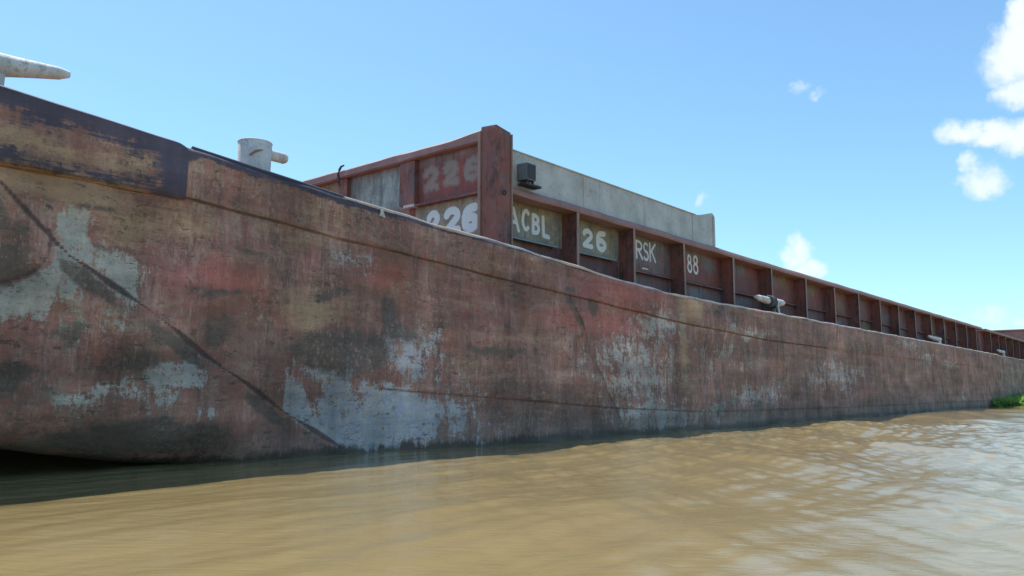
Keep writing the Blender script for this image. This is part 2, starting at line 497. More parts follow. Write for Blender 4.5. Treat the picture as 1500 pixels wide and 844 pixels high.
wc = t.mix(t.ramp(nC, .35, .68), (.246, .184, .080), (.282, .210, .094))
wc = t.mix(t.ramp(nA, .4, .7, 0, .3), wc, (.30, .24, .125))
rt = t.n.new('ShaderNodeMapping'); t.l.new(t.tc, rt.inputs[0]); rt.inputs['Rotation'].default_value = (0, 0, R(-38))
nE = t.noise(5.0, 6, .62, (1.5, .32, 1), (3, 3, 0), .5, rt.outputs[0]); nF = t.noise(15, 4, .6, (1.4, .36, 1), (8, 3, 0), .4, rt.outputs[0])
nb = t.bump(nE, .34, .018); nb = t.bump(nF, .42, .0045, nb)
t.b.inputs['IOR'].default_value = 1.33
M_WATER = t.fin(wc, .03, nb, .5)
river = link('river', me, M_WATER, None, True)
tag(river, kind='structure')

# ------------------------------------------------------------------ barge hull
Y0 = 10.07           # near side
Y1 = 20.80           # far side
DK = np.array([(-2.6, 4.80), (0, 4.62), (3.0, 4.42), (5.3, 4.25), (6.3, 4.17), (7.1, 4.11), (8.3, 4.01), (9.6, 3.93), (11.05, 3.87),
               (12.2, 3.81), (14.3, 3.68), (15.75, 3.575), (18.1, 3.475), (20.6, 3.455), (26, 3.46), (66, 3.46), (140, 3.46)])


def deck_z(x): return np.interp(x, DK[:, 0], DK[:, 1])


BLOBS = {
'A': [(8.87, 0.57, 1.23, 0.46, 1.1), (8.26, 0.27, 0.68, 0.25, 1.1), (7.98, 1.01, 0.79, 0.31, 0.6), (9.38, 1.6, 0.7, 0.52, 0.6), (7.41, 0.78, 0.61, 0.35, 0.6), (5.4, 1.2, 0.47, 0.19, 0.8), (7.69, 1.29, 0.57, 0.14, 0.7), (10.57, 0.61, 0.88, 0.54, 0.5), (4.57, 0.98, 0.82, 0.12, 0.5), (3.56, 2.35, 0.39, 0.35, 1.0), (3.41, 2.02, 0.38, 0.23, 1.0), (3.93, 2.8, 0.21, 0.37, 0.9), (4.44, 2.45, 0.37, 0.32, 0.7), (4.62, 2.21, 0.25, 0.21, 0.6), (4.09, 1.75, 0.46, 0.32, 0.4), (16.71, 1.53, 1.85, 0.8, 0.6), (17.64, 2.56, 1.34, 0.59, 0.55), (17.8, 0.39, 2.0, 0.4, 0.7), (21.52, 2.01, 2.2, 0.58, 0.35), (11.91, 0.4, 1.21, 0.26, 0.35), (5.26, 0.77, 0.73, 0.17, 0.35), (20.87, 0.5, 1.26, 0.37, 0.5), (8.17, 3.08, 0.69, 0.22, 0.4)],
'B': [(7.96, 1.64, 0.82, 0.32, 1.0), (8.91, 2.32, 0.21, 0.28, 1.0), (9.13, 1.99, 0.43, 0.16, 1.0), (7.73, 2.47, 0.21, 0.1, 1.0), (4.75, 1.36, 0.24, 0.24, 0.7), (3.9, 1.66, 0.34, 0.24, 0.6), (3.54, 1.1, 0.42, 0.46, 0.6), (22.85, 0.47, 2.84, 0.49, 0.5), (11.54, 1.78, 1.37, 0.13, 0.7), (14.89, 2.85, 0.27, 0.18, 0.7), (5.85, 1.67, 0.2, 0.46, 0.7), (4.79, 0.4, 1.43, 0.23, 0.9), (21.05, 3.34, 0.86, 0.29, 0.6), (4.25, 2.74, 0.24, 0.05, 0.7), (6.21, 2.98, 0.32, 0.06, 0.8), (4.19, 3.22, 0.32, 0.07, 0.7), (5.0, 1.5, 0.13, 0.35, 0.6), (5.93, 2.31, 0.51, 0.08, 0.7), (3.29, 2.55, 0.27, 0.39, 0.8), (26.03, 1.28, 2.89, 0.66, 0.4), (10.16, 3.19, 0.52, 0.07, 0.5), (13.87, 3.14, 0.3, 0.12, 0.8), (12.38, 2.79, 0.54, 0.07, 0.6), (18.94, 1.49, 0.74, 0.18, 0.5)],
'C': [(5.74, 2.51, 0.75, 0.26, 0.9), (16.06, 3.22, 2.07, 0.45, 1.1), (15.03, 2.52, 1.89, 0.3, 1.0), (8.81, 2.94, 0.52, 0.28, 0.8), (11.17, 2.55, 1.52, 0.77, 0.5), (13.2, 3.93, 1.05, 0.22, 0.5), (6.96, 1.13, 0.29, 0.15, 0.6), (9.68, 2.44, 0.65, 0.35, 0.4), (5.55, 2.2, 0.58, 0.18, 0.5), (10.21, 0.44, 0.68, 0.24, 0.3), (6.55, 0.74, 0.66, 0.28, 0.3)],
'D': [(3.88, 3.4, 0.91, 0.26, 0.9), (4.64, 3.17, 1.02, 0.35, 0.7), (3.52, 3.82, 0.7, 0.16, 0.7), (4.33, 3.85, 0.5, 0.13, 0.65), (7.35, 2.23, 0.62, 0.31, 0.8), (4.32, 1.85, 0.48, 0.29, 0.5), (18.97, 2.29, 0.26, 1.42, 0.9), (14.18, 3.95, 1.15, 0.23, 0.6), (9.4, 3.73, 1.27, 0.24, 0.3), (19.41, 3.21, 0.58, 0.46, 0.8), (7.32, 3.28, 1.24, 0.52, 0.45), (5.91, 3.13, 0.72, 0.19, 0.4), (9.7, 3.03, 0.98, 0.36, 0.3), (10.92, 1.41, 0.92, 0.25, 0.35), (14.4, 2.51, 1.03, 0.59, 0.35), (5.11, 1.63, 0.54, 0.26, 0.4), (5.64, 4.0, 0.4, 0.38, 0.5)],
}
# scattered wear along the far length of the side
r2 = np.random.default_rng(11)
for i in range(60):
    x = 22 + 110 * r2.random() ** 1.3
    BLOBS['ABCD'[i % 4]].append((x, .2 + 3 * r2.random(), .8 + 3.5 * r2.random(), .15 + .5 * r2.random(), .25 + .35 * r2.random()))
for i in range(16):     # bow end beyond the frame
    BLOBS['ABCD'[i % 4]].append((-2.5 + 4.5 * r2.random(), 2.5 + 2 * r2.random(), .3 + .6 * r2.random(), .2 + .3 * r2.random(), .8))


def blob_field(X, Z, ch):
    o = np.zeros_like(X)
    for cx, cz, rx, rz, s in BLOBS[ch]:
        d = ((X - cx) / rx) ** 2 + ((Z - cz) / rz) ** 2
        o = np.maximum(o, s * np.exp(-.62 * d))
    return o


DIAG = np.array([(-2.6, 5.9), (3.09, 3.34), (3.87, 2.60), (4.84, 2.05), (5.97, 1.30), (6.97, .69), (8.24, 0.), (9.2, -.6)])
UPSEAM = np.array([(-3, 3.62), (5.3, 3.54), (6.62, 3.46), (7.86, 3.37), (11.05, 3.19), (14.36, 3.01), (18.99, 2.76), (24.8, 2.57), (40, 2.5), (140, 2.5)])
LOSEAM = np.array([(6, 1.2), (9.69, .98), (13.1, .78), (15.66, .62), (20, .45), (30, .4), (140, .4)])
SLANT = np.array([(13.86, 3.14), (14.36, 2.51), (14.86, 1.64), (15.8, .58), (16.07, .11)])


def rake_z(x):
    """underside of the rake: below water aft of x = 5.6, rising towards the bow"""
    return np.where(x < 5.6, (5.6 - x) * .12 + .019 * np.clip(5.6 - x, 0, 9) ** 2, -(x - 5.6) * .36)


def side_mesh(x0, x1, xs, nz, bow=True, deck_wave=.012, zbot=-.6):
    nx = len(xs)
    X = np.repeat(xs[:, None], nz, 1)
    zt = deck_z(xs) + deck_wave * (np.sin(xs * 2.1 + 1) * .5 + np.sin(xs * 4.7) * .35 + np.sin(xs * .83) * .7)
    zb = np.maximum(rake_z(xs), zbot) if bow else np.full(nx, zbot)
    v = np.linspace(0, 1, nz)[None, :]
    Z = zb[:, None] + (zt - zb)[:, None] * v
    # indents between frames and scuffs
    dent = .010 * np.sin(2 * math.pi * X / .61) * np.clip((Z - .2) / .5, 0, 1) * np.clip((3.2 - Z), 0, 1) * (0.5 + .5 * np.sin(X * .37 + 2))
    dent = dent + sines(X, Z, [(.010, 1.7, 2.3, 0), (.008, -2.9, 3.1, 1), (.006, 4.1, 5.2, 2), (.008, .9, -4, 3), (.004, 7.3, 2, .4)])
    Y = Y0 + dent * 1.6
    ls_ = np.interp(X, LOSEAM[:, 0], LOSEAM[:, 1])
    Y = Y + .02 / (1 + np.exp((Z - ls_) / .009)) * np.clip((X - 8) / .8, 0, 1)
    # doubler plate strake above the upper seam stands proud
    us = np.interp(X, UPSEAM[:, 0], UPSEAM[:, 1])
    Y = Y - .032 / (1 + np.exp(-(Z - us) / .009)) * (X < 60)
    if bow:
        # below the diagonal the plating falls away inboard, then rolls under into the rake
        dg = np.interp(X, DIAG[:, 0], DIAG[:, 1])
        below = np.clip((dg - Z) * .84, 0, 3)
        Y = Y + np.where(X < 9, .10 * below, 0)
        r_ = .75
        h = Z - rake_z(X)
        t_ = np.clip(1 - h / r_, 0, 1)
        Y = Y + np.where(X < 9, r_ * (1 - np.sqrt(np.maximum(1 - t_ ** 2, 0))) * .9, 0)
        # plank step at the tan vertical seam
        Y = Y + np.where((X > 4.1) & (X < 5.05) & (Z > 2.9) & (Z < 3.5), .0, 0)
    # rolled gunwale: top rows tuck inboard
    tt = np.clip(1 - (zt[:, None] - Z) / .07, 0, 1)
    Y = Y + .05 * tt ** 2
    return X, Y, Z, zt


def hull_attrs(me, X, Z, zt, seed=0):
    wob = .05 * np.sin(X * 3.1 + Z * 2) + .04 * np.sin(X * 7.7 - Z * 5) + .03 * np.sin(Z * 13 + X * 2)
    A, B, C, D = (blob_field(X + wob, Z + wob * .7, c) for c in 'ABCD')
    def line(arr, w, x, z, lo=None, hi=None):
        s = np.interp(x, arr[:, 0], arr[:, 1])
        e = np.exp(-((z - s) / w) ** 2)
        if lo is not None: e = e * (x > lo) * (x < hi)
        return e
    E = line(UPSEAM, .028, X, Z, -3, 30) * .95
    E = np.maximum(E, line(LOSEAM, .03, X, Z, 8.6, 20) * .75)
    dgz = np.interp(X, DIAG[:, 0], DIAG[:, 1])
    dd = (dgz - Z) * .84
    E = np.maximum(E, np.where((X < 8.3) & (Z > 0), np.exp(-(dd / (.035 + .02 * np.sin(X * 6))) ** 2), 0) * (1.05 + .12 * np.sin(X * 3.3 + 1)))
    A = A * np.where((X > 5.9) & (X < 8.4), np.clip(1 - dd * 7, 0.1, 1), 1)
    A = np.where((X > 6.9) & (X < 8.4) & (dd < 0) & (dd > -.55), np.maximum(A, .9 + dd), A)
    # scuffed dirty margin just under the diagonal
    B = np.maximum(B, np.where((X < 8.3) & (X > 3.6), np.exp(-((dd - .14) / .13) ** 2), 0) * (.62 + .25 * np.sin(X * 5)))
    # slanting scrape
    sx = np.interp(-Z, -SLANT[:, 1], SLANT[:, 0])
    E = np.maximum(E, np.where((Z < 3.2) & (Z > .1), np.exp(-((X - sx) / .07) ** 2), 0) * .72)
    B = np.maximum(B, np.where((Z < 3.2) & (Z > .1), np.exp(-((X - sx + .1) / .22) ** 2), 0) * .5)
    # vertical butt welds every few metres
    for xb in (4.98, 11.9, 18.9, 25.2, 31.4, 37.5, 43.8, 50, 56, 62):
        top = 3.3 if xb < 6 else 9
        E = np.maximum(E, np.exp(-((X - xb) / .02) ** 2) * (Z < top) * (Z > (2.9 if xb < 6 else .2)) * .6)
    rr_ = np.sqrt(((X - 3.05) / .62) ** 2 + ((Z - 2.72) / .52) ** 2)
    E = np.maximum(E, np.exp(-((rr_ - 1) / .07) ** 2) * (Z < 2.9) * .8)
    B = np.maximum(B, np.clip((1.0 - rr_) * 8, 0, 1) * (.42 + .2 * np.sin(X * 9 + Z * 4)))
    A = A * np.clip((rr_ - 1) * 6, 0, 1)
    # a crease low on the rake
    cz = 1.35 + (X - 4.1) * 1.0
    E = np.maximum(E, np.exp(-((Z - cz) / .02) ** 2) * (X > 3.75) * (X < 4.45) * .7)
    # navy paint along the gunwale, thinning aft
    band = np.interp(X, [-3, 3, 5.2, 5.4, 7, 9, 12, 14, 16], [.50, .48, .36, .14, .18, .14, .07, .02, 0])
    F = np.clip(1.15 - (zt[:, None] - Z) / np.maximum(band, 1e-3), 0, 1) * (band > .01)
    F = np.maximum(F, np.clip((X - 4.6) / .35, 0, 1) * ((X < 5.27) & (Z > 3.5)) * .72)
    F = np.maximum(F, np.exp(-((Z - 3.62) / .10) ** 2) * (X < 5.2) * .55)
    col_attr(me, 'pa', np.stack([A, B, C], -1).reshape(-1, 3))
    col_attr(me, 'pb', np.stack([D, E, F], -1).reshape(-1, 3))


BARGE = thing('river_barge', 'long rusty red steel barge with lettered coaming, nearest and filling most of the view', 'barge', (0, 0, 0), 'barges moored end to end')
xs = np.concatenate([np.arange(-2.6, 20, .045), np.arange(20, 64.9, .13)])
X, Y, Z, zt = side_mesh(-2.6, 64.8, xs, 170)
me = grid_mesh('hull', np.stack([X, Y, Z], -1)); hull_attrs(me, X, Z, zt)
bm = bmesh.new(); bm.from_mesh(me)
# underside of rake, headlog, far side and stern close the hull
def quadstrip(bm, A_, B_):
    va = [bm.verts.new(p) for p in A_]; vb = [bm.verts.new(p) for p in B_]
    for i in range(len(va) - 1): bm.faces.new((va[i], va[i + 1], vb[i + 1], vb[i]))
bm.to_mesh(me); bm.free()
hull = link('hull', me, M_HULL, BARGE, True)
mb = MB()
ux = np.linspace(-2.6, 7.2, 40)
uy0 = [float(Y[np.argmin(abs(xs - u)), 0]) for u in ux]
quadstrip(mb.bm, [(u, y, float(max(rake_z(u), -.6))) for u, y in zip(ux, uy0)], [(u, Y1, float(max(rake_z(u), -.6))) for u in ux])
mb.build('rake_bottom', M_UNDER, BARGE, 40)
mb = MB()
zb0 = float(rake_z(-2.6))
mb.box(-2.75, -2.6, Y0 + .25, Y1, zb0, 4.8, .03)
mb.build('headlog', M_NAVY, BARGE)
mb = MB()
fx = np.linspace(-2.6, 64.8, 60)
quadstrip(mb.bm, [(u, Y1, float(max(rake_z(u), -.6))) for u in fx], [(u, Y1, float(deck_z(u))) for u in fx])
mb.bm.faces.new([mb.bm.verts.new(p) for p in ((64.8, Y0 + .02, -.6), (64.8, Y1, -.6), (64.8, Y1, 3.45), (64.8, Y0 + .02, 3.45))])
mb.build('far_plating', M_RED, BARGE)
mb = MB()
quadstrip(mb.bm, [(u, Y0 + .05, float(deck_z(u)) - .004) for u in fx], [(u, Y1, float(deck_z(u)) - .004) for u in fx])
mb.build('deck', M_DECK, BARGE)

# doubler (fender) plate on the bow: follows the side, 45 mm proud, rounded after edge
def fender():
    xs_ = np.concatenate([np.arange(-2.6, 5.15, .06), [5.15, 5.19, 5.22, 5.245, 5.26, 5.27]])
    nz = 26
    X_ = np.repeat(xs_[:, None], nz, 1)
    zt_ = deck_z(xs_) + .02
    zt_ = np.where(xs_ > 5.1, zt_ - (xs_ - 5.1) ** 2 * 2.5, zt_)
    zb_ = 3.50 + .012 * np.sin(xs_ * 2.2)
    v = np.linspace(0, 1, nz)[None]
    Z_ = zb_[:, None] + (zt_ - zb_)[:, None] * v
    Y_ = Y0 - .065 + sines(X_, Z_, [(.006, 2, 3, 0), (.005, -3, 5, 1), (.004, 6, 2, 2)])
    edge = np.minimum(np.minimum(v * (zt_ - zb_)[:, None], (1 - v) * (zt_ - zb_)[:, None]) / .03, (5.275 - X_) / .03)
    Y_ = Y_ + .06 * (1 - np.clip(edge, 0, 1)) ** 2
    me_ = grid_mesh('doubler_plate', np.stack([X_, Y_, Z_], -1))
    hull_attrs(me_, X_, Z_, zt_)
    o = link('doubler_plate', me_, M_HULL, BARGE, True)
    sm = o.modifiers.new('thick', 'SOLIDIFY'); sm.thickness = .05; sm.offset = -1
    return o


fender()
# top plank of the bow plate (gunwale cap) and edge bars
mb = MB()
px_ = np.arange(5.35, 7.9, .12)
mb.tube([(x, Y0 + .035, float(deck_z(x)) + .005) for x in px_], .035, 10)
mb.build('gunwale_cap', M_NAVY, BARGE, 60)
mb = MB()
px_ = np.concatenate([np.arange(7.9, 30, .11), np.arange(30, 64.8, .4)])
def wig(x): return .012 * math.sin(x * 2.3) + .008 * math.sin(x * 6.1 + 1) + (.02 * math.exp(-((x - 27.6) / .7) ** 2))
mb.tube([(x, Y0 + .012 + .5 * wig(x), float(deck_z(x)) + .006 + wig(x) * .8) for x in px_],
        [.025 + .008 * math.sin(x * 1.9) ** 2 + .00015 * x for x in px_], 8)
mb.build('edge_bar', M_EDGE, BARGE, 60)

# ------------------------------------------------------------------ lettering as distance fields
def arc(cx, cy, rx, ry, a0, a1, n=14):
    return [(cx + rx * math.cos(R(a0 + (a1 - a0) * i / n)), cy + ry * math.sin(R(a0 + (a1 - a0) * i / n))) for i in range(n + 1)]


GLYPHS = {
    'A': [[(0, 0), (.5, 1), (1, 0)], [(.2, .36), (.8, .36)]],
    'C': [arc(.55, .5, .5, .48, 50, 310)],
    'B': [[(.08, 0), (.05, 1)], [(.05, 1)] + arc(.45, .76, .45, .22, 90, -90) + [(.05, .53)], [(.05, .53)] + arc(.5, .26, .5, .26, 90, -90) + [(.08, 0)]],
    'L': [[(.05, 1), (.15, .02), (1, 0)]],
    '2': [arc(.5, .72, .45, .26, 165, -30) + [(.05, .04), (1, .02)]],
    '6': [[(.85, .98)] + arc(.62, .55, .57, .42, 100, 180) + arc(.5, .28, .45, .27, 180, 540)],
    'R': [[(.08, 0), (.05, 1)], [(.05, 1)] + arc(.45, .74, .45, .24, 90, -90) + [(.05, .5)], [(.35, .5), (1, 0)]],
    'S': [arc(.5, .75, .42, .24, 40, 270) + arc(.5, .26, .45, .25, 90, -150)],
    'K': [[(.08, 0), (.05, 1)], [(.95, 1), (.1, .45)], [(.35, .58), (1, 0)]],
    '8': [arc(.5, .76, .36, .22, 90, 450), arc(.5, .27, .46, .27, 90, 450)],
    '-': [[(0, .5), (1, .5)]],
}


def ink_field(U, V, items):
    """items: (glyph, u_left, u_right, v_bottom, v_top, half stroke). returns halfstroke - distance (positive inside)"""
    F = np.full(U.shape, -1.0)
    for g, u0, u1, v0, v1, hw in items:
        lo, hi = min(u0, u1) - .2, max(u0, u1) + .2
        msk = (U > lo) & (U < hi) & (V > v0 - .2) & (V < v1 + .2)
        if not msk.any(): continue
        uu, vv = U[msk], V[msk]; best = np.full(uu.shape, 9.)
        for st in GLYPHS[g]:
            pts = [(u0 + (u1 - u0) * a, v0 + (v1 - v0) * b) for a, b in st]
            for (ax, ay), (bx, by) in zip(pts, pts[1:]):
                dx_, dy_ = bx - ax, by - ay; L2 = dx_ * dx_ + dy_ * dy_ + 1e-9
                t_ = np.clip(((uu - ax) * dx_ + (vv - ay) * dy_) / L2, 0, 1)
                best = np.minimum(best, np.hypot(uu - ax - t_ * dx_, vv - ay - t_ * dy_))
        F[msk] = np.maximum(F[msk], hw - best)
    return F


# ------------------------------------------------------------------ side coaming
STX = [15.55, 18.115, 20.9, 24.15, 27.3, 30.54, 33.8, 36.92, 40.15, 43.25, 46.45, 49.9, 52.95, 56.1, 59.2, 62.3]
YP = 11.45          # recessed wall
YR = 10.95          # outer edge of rim and stiffeners
ZR0, ZR1 = 5.25, 5.45
SIDE_TEXT = [('A', 13.58, 13.94, 4.62, 5.10, .045), ('C', 14.08, 14.31, 4.68, 5.13, .048), ('B', 14.45, 14.67, 4.66, 5.07, .052), ('L', 14.83, 15.06, 4.63, 5.07, .055),
             ('2', 16.52, 16.87, 4.64, 5.04, .065), ('6', 17.12, 17.50, 4.63, 5.07, .072),
             ('R', 19.03, 19.36, 4.65, 5.12, .038), ('S', 19.43, 19.69, 4.64, 5.12, .034), ('K', 19.77, 20.09, 4.65, 5.15, .036),
             ('8', 22.0, 22.27, 4.60, 5.12, .04), ('8', 22.40, 22.70, 4.60, 5.14, .04), ('-', 19.35, 19.65, 4.36, 4.42, .018)]
wxs = np.concatenate([np.arange(13.0, 23.2, .014), np.arange(23.2, 64.5, .12)])
wzs = np.linspace(3.4, ZR0 + .02, 134)
WX, WZ_ = np.meshgrid(wxs, wzs, indexing='ij')
me = grid_mesh('coaming_wall', np.stack([WX, YP + sines(WX, WZ_, [(.006, 2.2, 3, 0), (.005, 5, 4, 1)]), WZ_], -1))
flt_attr(me, 'ink', ink_field(WX, WZ_, SIDE_TEXT)); flt_attr(me, 'ink_old', np.full(WX.shape, -1.0))
olive = np.array([.245, .222, .172]); greyb = np.array([.17, .18, .185]); red = np.array([.185, .075, .065]); dkred = np.array([.12, .06, .058]); tan = np.array([.30, .23, .10])
T = np.zeros(WX.shape + (3,))
zl = np.where(WX < 18.1, 4.42, 4.26)
T[:] = np.where((WX < 18.1)[..., None], olive, np.where((WX < 20.9)[..., None], .5 * greyb + .5 * red, red))
T[(WZ_ < zl)] = dkred
low = (WZ_ < zl) & (WX > 18.1)
T[low] = .25 * greyb + .4 * dkred + .35 * red
for cx, cz, rx, rz, c, s in [(14.9, 4.9, .12, .25, tan, .7), (17.7, 4.95, .1, .3, tan * .8, .5), (19.8, 5.15, .8, .25, greyb, .9), (22.3, 5.2, .9, .16, greyb, .9),
                             (19.2, 4.4, .5, .1, red, .8), (23.4, 5.0, .5, .3, greyb * .8, .8), (25.6, 5.1, .6, .25, greyb, .8), (25.2, 4.6, .7, .25, red * 1.1, .8),
                             (28.3, 5.1, .6, .3, greyb, .8), (31.5, 5.0, .7, .3, greyb, .8), (34.8, 5.0, .7, .5, greyb, .5), (38, 4.9, .8, .5, greyb, .6), (41.4, 4.9, .8, .5, greyb, .6),
                             (22.6, 4.0, .5, .2, greyb, .8), (25.8, 3.95, .6, .2, greyb, .6), (13.6, 4.2, .4, .2, olive, .7)]:
    w = (s * np.exp(-(((WX - cx) / rx) ** 2 + ((WZ_ - cz) / rz) ** 2) ** 1.5))[..., None]
    T = T * (1 - w) + c * w
rb = np.random.default_rng(3)
for x in STX[3:]:
    for k in range(3):
        cx, cz = x + 3 * rb.random(), 3.6 + 1.6 * rb.random(); c = (greyb, red * 1.3, tan * .7, dkred)[rb.integers(4)]
        w = (.75 * np.exp(-(((WX - cx) / (.3 + .6 * rb.random())) ** 2 + ((WZ_ - cz) / (.1 + .35 * rb.random())) ** 2) ** 1.5))[..., None]
        T = T * (1 - w) + c * w
far = np.clip((WX - 30) / 20, 0, 1)[..., None]  # distant bays greyed in the tint itself, imitating haze
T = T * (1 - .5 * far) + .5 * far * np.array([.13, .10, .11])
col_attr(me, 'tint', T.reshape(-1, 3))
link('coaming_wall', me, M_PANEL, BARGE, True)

XB = 13.10       # start of side coaming behind the corner post
mb = MB()        # rim: bevelled box section, slightly bent top
segs = np.concatenate([np.arange(XB, 24, .5), np.arange(24, 64.6, 1.5), [64.6]])
prof = [(YR + .015, ZR0), (YR, ZR0 + .05), (YR + .005, ZR0 + .085), (YR + .05, ZR1 - .03), (YR + .11, ZR1), (YP + .12, ZR1), (YP + .12, ZR0 + .02), (YP - .03, ZR0 + .02)]
rings = []
for i, x in enumerate(segs):
    j = .012 * math.sin(x * 1.7) + .008 * math.sin(x * 3.9)
    rings.append([mb.bm.verts.new((float(x), y_ + j * .8, z_ + j)) for y_, z_ in prof])
for a, b in zip(rings, rings[1:]):
    for k in range(len(prof)): mb.bm.faces.new((a[k], a[(k + 1) % 8], b[(k + 1) % 8], b[k]))
mb.bm.faces.new(rings[0]); mb.bm.faces.new(rings[-1])
mb.build('coaming_rim', M_RIM, BARGE)


def stiffener(x, parent, zd=None, first=False):
    """bracket plate with a narrow flange on its outer edge"""
    z0 = (float(deck_z(x)) if zd is None else zd) + .002
    mb_ = MB()
    lean = .035 * math.sin(x * 5)
    mb_.hexa([(x + .012, YR + .03, z0), (x + .03, YR + .03, z0), (x + .03, YP - .008, z0), (x + .012, YP - .008, z0),
              (x + .012 + lean, YR + .03, ZR0 - .003), (x + .03 + lean, YR + .03, ZR0 - .003), (x + .03 + lean, YP - .008, ZR0 - .003), (x + .012 + lean, YP - .008, ZR0 - .003)])
    o = mb_.build('stiffener', M_RED, parent)
    mf = MB()
    mf.hexa([(x - .035, YR + .01, z0), (x + .06, YR + .01, z0), (x + .06, YR + .028, z0), (x - .035, YR + .028, z0),
             (x - .035 + lean, YR + .01, ZR0 - .003), (x + .06 + lean, YR + .01, ZR0 - .003), (x + .06 + lean, YR + .028, ZR0 - .003), (x - .035 + lean, YR + .028, ZR0 - .003)])
    mf.build('flange', M_FLANGE, o)
    return o


for x in STX: stiffener(x, BARGE)
edges = [XB + .3] + STX + [64.5]
for i, (a, b) in enumerate(zip(edges, edges[1:])):
    zl_ = 4.42 if i < 2 else 4.26
    mb = MB()
    e = b - (.35 if i in (0, 1) else .02)
    mb.hexa([(a + .08, YP - .16, zl_ - .05), (e, YP - .16, zl_ - .05), (e, YP - .008, zl_ - .02), (a + .08, YP - .008, zl_ - .02),
             (a + .08, YP - .15, zl_ - .01), (e, YP - .15, zl_ - .01), (e, YP - .008, zl_ + .05), (a + .08, YP - .008, zl_ + .05)])
    mb.build('ledge', M_LEDGE if i < 2 else M_RED, BARGE)
# end wall and far wall of the hold
mb = MB()
mb.box(64.45, 64.55, YP + .13, Y1 - 1.4, 3.47, 5.42)
mb.box(13.3, 64.4, Y1 - 1.45, Y1 - 1.35, 3.48, 5.44)
mb.build('hold_wall', M_RED, BARGE)

# ------------------------------------------------------------------ front bulkhead
XF = 12.83
ys = np.concatenate([np.arange(11.3, 16.4, .016), np.arange(16.4, 19.45, .08)])
zs = np.linspace(3.7, 6.62, 184)
BY, BZ = np.meshgrid(ys, zs, indexing='ij')
me = grid_mesh('bulkhead_plate', np.stack([XF + sines(BY, BZ, [(.006, 2.2, 3, 0), (.005, 5, 4, 1)]), BY, BZ], -1))
NEW = [('2', 13.24, 12.94, 4.57, 5.06, .085), ('2', 12.68, 12.30, 4.57, 5.05, .092), ('6', 12.10, 11.74, 4.56, 5.03, .10)]
OLD = [('2', 13.36, 13.00, 5.68, 6.11, .085), ('2', 12.72, 12.36, 5.70, 6.12, .095), ('6', 12.08, 11.70, 5.70, 6.10, .085)]
flt_attr(me, 'ink', ink_field(-BY, BZ, [(g, -a, -b, c, d, h) for g, a, b, c, d, h in NEW]))
flt_attr(me, 'ink_old', ink_field(-BY, BZ, [(g, -a, -b, c, d, h) for g, a, b, c, d, h in OLD]))
bred = np.array([.225, .075, .062]); bgrey = np.array([.22, .19, .18]); bgreen = np.array([.29, .30, .27]); btan = np.array([.27, .215, .155]); bor = np.array([.26, .15, .10])
T = np.zeros(BY.shape + (3,)); T[:] = bred
T[(BZ < 5.28) & (BY < 13.7)] = btan
T[(BY > 13.9) & (BY < 16.15)] = bgreen
T[(BY > 16.5)] = bor
for cy, cz, ry, rz, c, s in [(12.7, 6.42, 1.3, .20, bgrey, .9), (15.9, 6.2, .35, .9, bgrey * .7, .8), (15, 6.35, 1.2, .2, bgrey, .7), (14.3, 5.2, .5, .15, bred, .8), (14.1, 5.7, .1, .3, bgreen * .6, .5)]:
    w = (s * np.exp(-(((BY - cy) / ry) ** 2 + ((BZ - cz) / rz) ** 2) ** 1.5))[..., None]
    T = T * (1 - w) + c * w
col_attr(me, 'tint', T.reshape(-1, 3))
link('bulkhead_plate', me, M_PANEL, BARGE, True)
# top beam of the bulkhead, dented crest
mb = MB()
prof = [(XF - .16, 6.40), (XF - .20, 6.43), (XF - .19, 6.58), (XF - .13, 6.63), (XF + .02, 6.66), (XF + .22, 6.64), (XF + .22, 6.40), (XF, 6.40)]
rings = []
for y in np.arange(11.47, 19.6, .3):
    j = .014 * math.sin(y * 2.3) + .010 * math.sin(y * 5.3 + 1)
    up = 0.05 * max(0, 1 - (y - 11.45) / .7)
    rings.append([mb.bm.verts.new((x_ + j, float(y), z_ + (j + up if z_ > 6.5 else 0))) for x_, z_ in prof])
for a, b in zip(rings, rings[1:]):
    for k in range(8): mb.bm.faces.new((a[k], a[(k + 1) % 8], b[(k + 1) % 8], b[k]))
mb.bm.faces.new(rings[0]); mb.bm.faces.new(rings[-1])
mb.build('bulkhead_beam', M_RIM, BARGE)
mb = MB(); mb.box(XF - .14, XF - .006, 11.47, 13.55, 5.27, 5.325, .008)
mb.build('ledge', M_RED, BARGE)
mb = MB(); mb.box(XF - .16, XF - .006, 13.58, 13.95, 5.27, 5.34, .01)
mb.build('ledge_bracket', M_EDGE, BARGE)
mb = MB(); mb.box(XF - .13, XF - .006, 13.60, 14.12, 5.345, 6.395, .01)
mb.build('stiffener', M_RED, BARGE)
mb = MB(); mb.box(XF - .13, XF - .006, 16.1, 16.42, 3.75, 6.395, .01)
mb.build('stiffener', M_RED, BARGE)
# lifting hook with short chain on the beam
mb = MB()
mb.tube([(XF - .20, 16.30, 6.20), (XF - .24, 16.33, 6.5), (XF - .22, 16.30, 6.62), (XF - .20, 16.26, 6.70), (XF - .17, 16.18, 6.73)], [.02, .03, .035, .03, .02], 8)
mb.build('lifting_hook', M_BOXDARK, BARGE, 60)

# corner post
mb = MB()
mb.box(12.60, 13.08, 10.97, 11.40, 3.79, 6.60, .012)
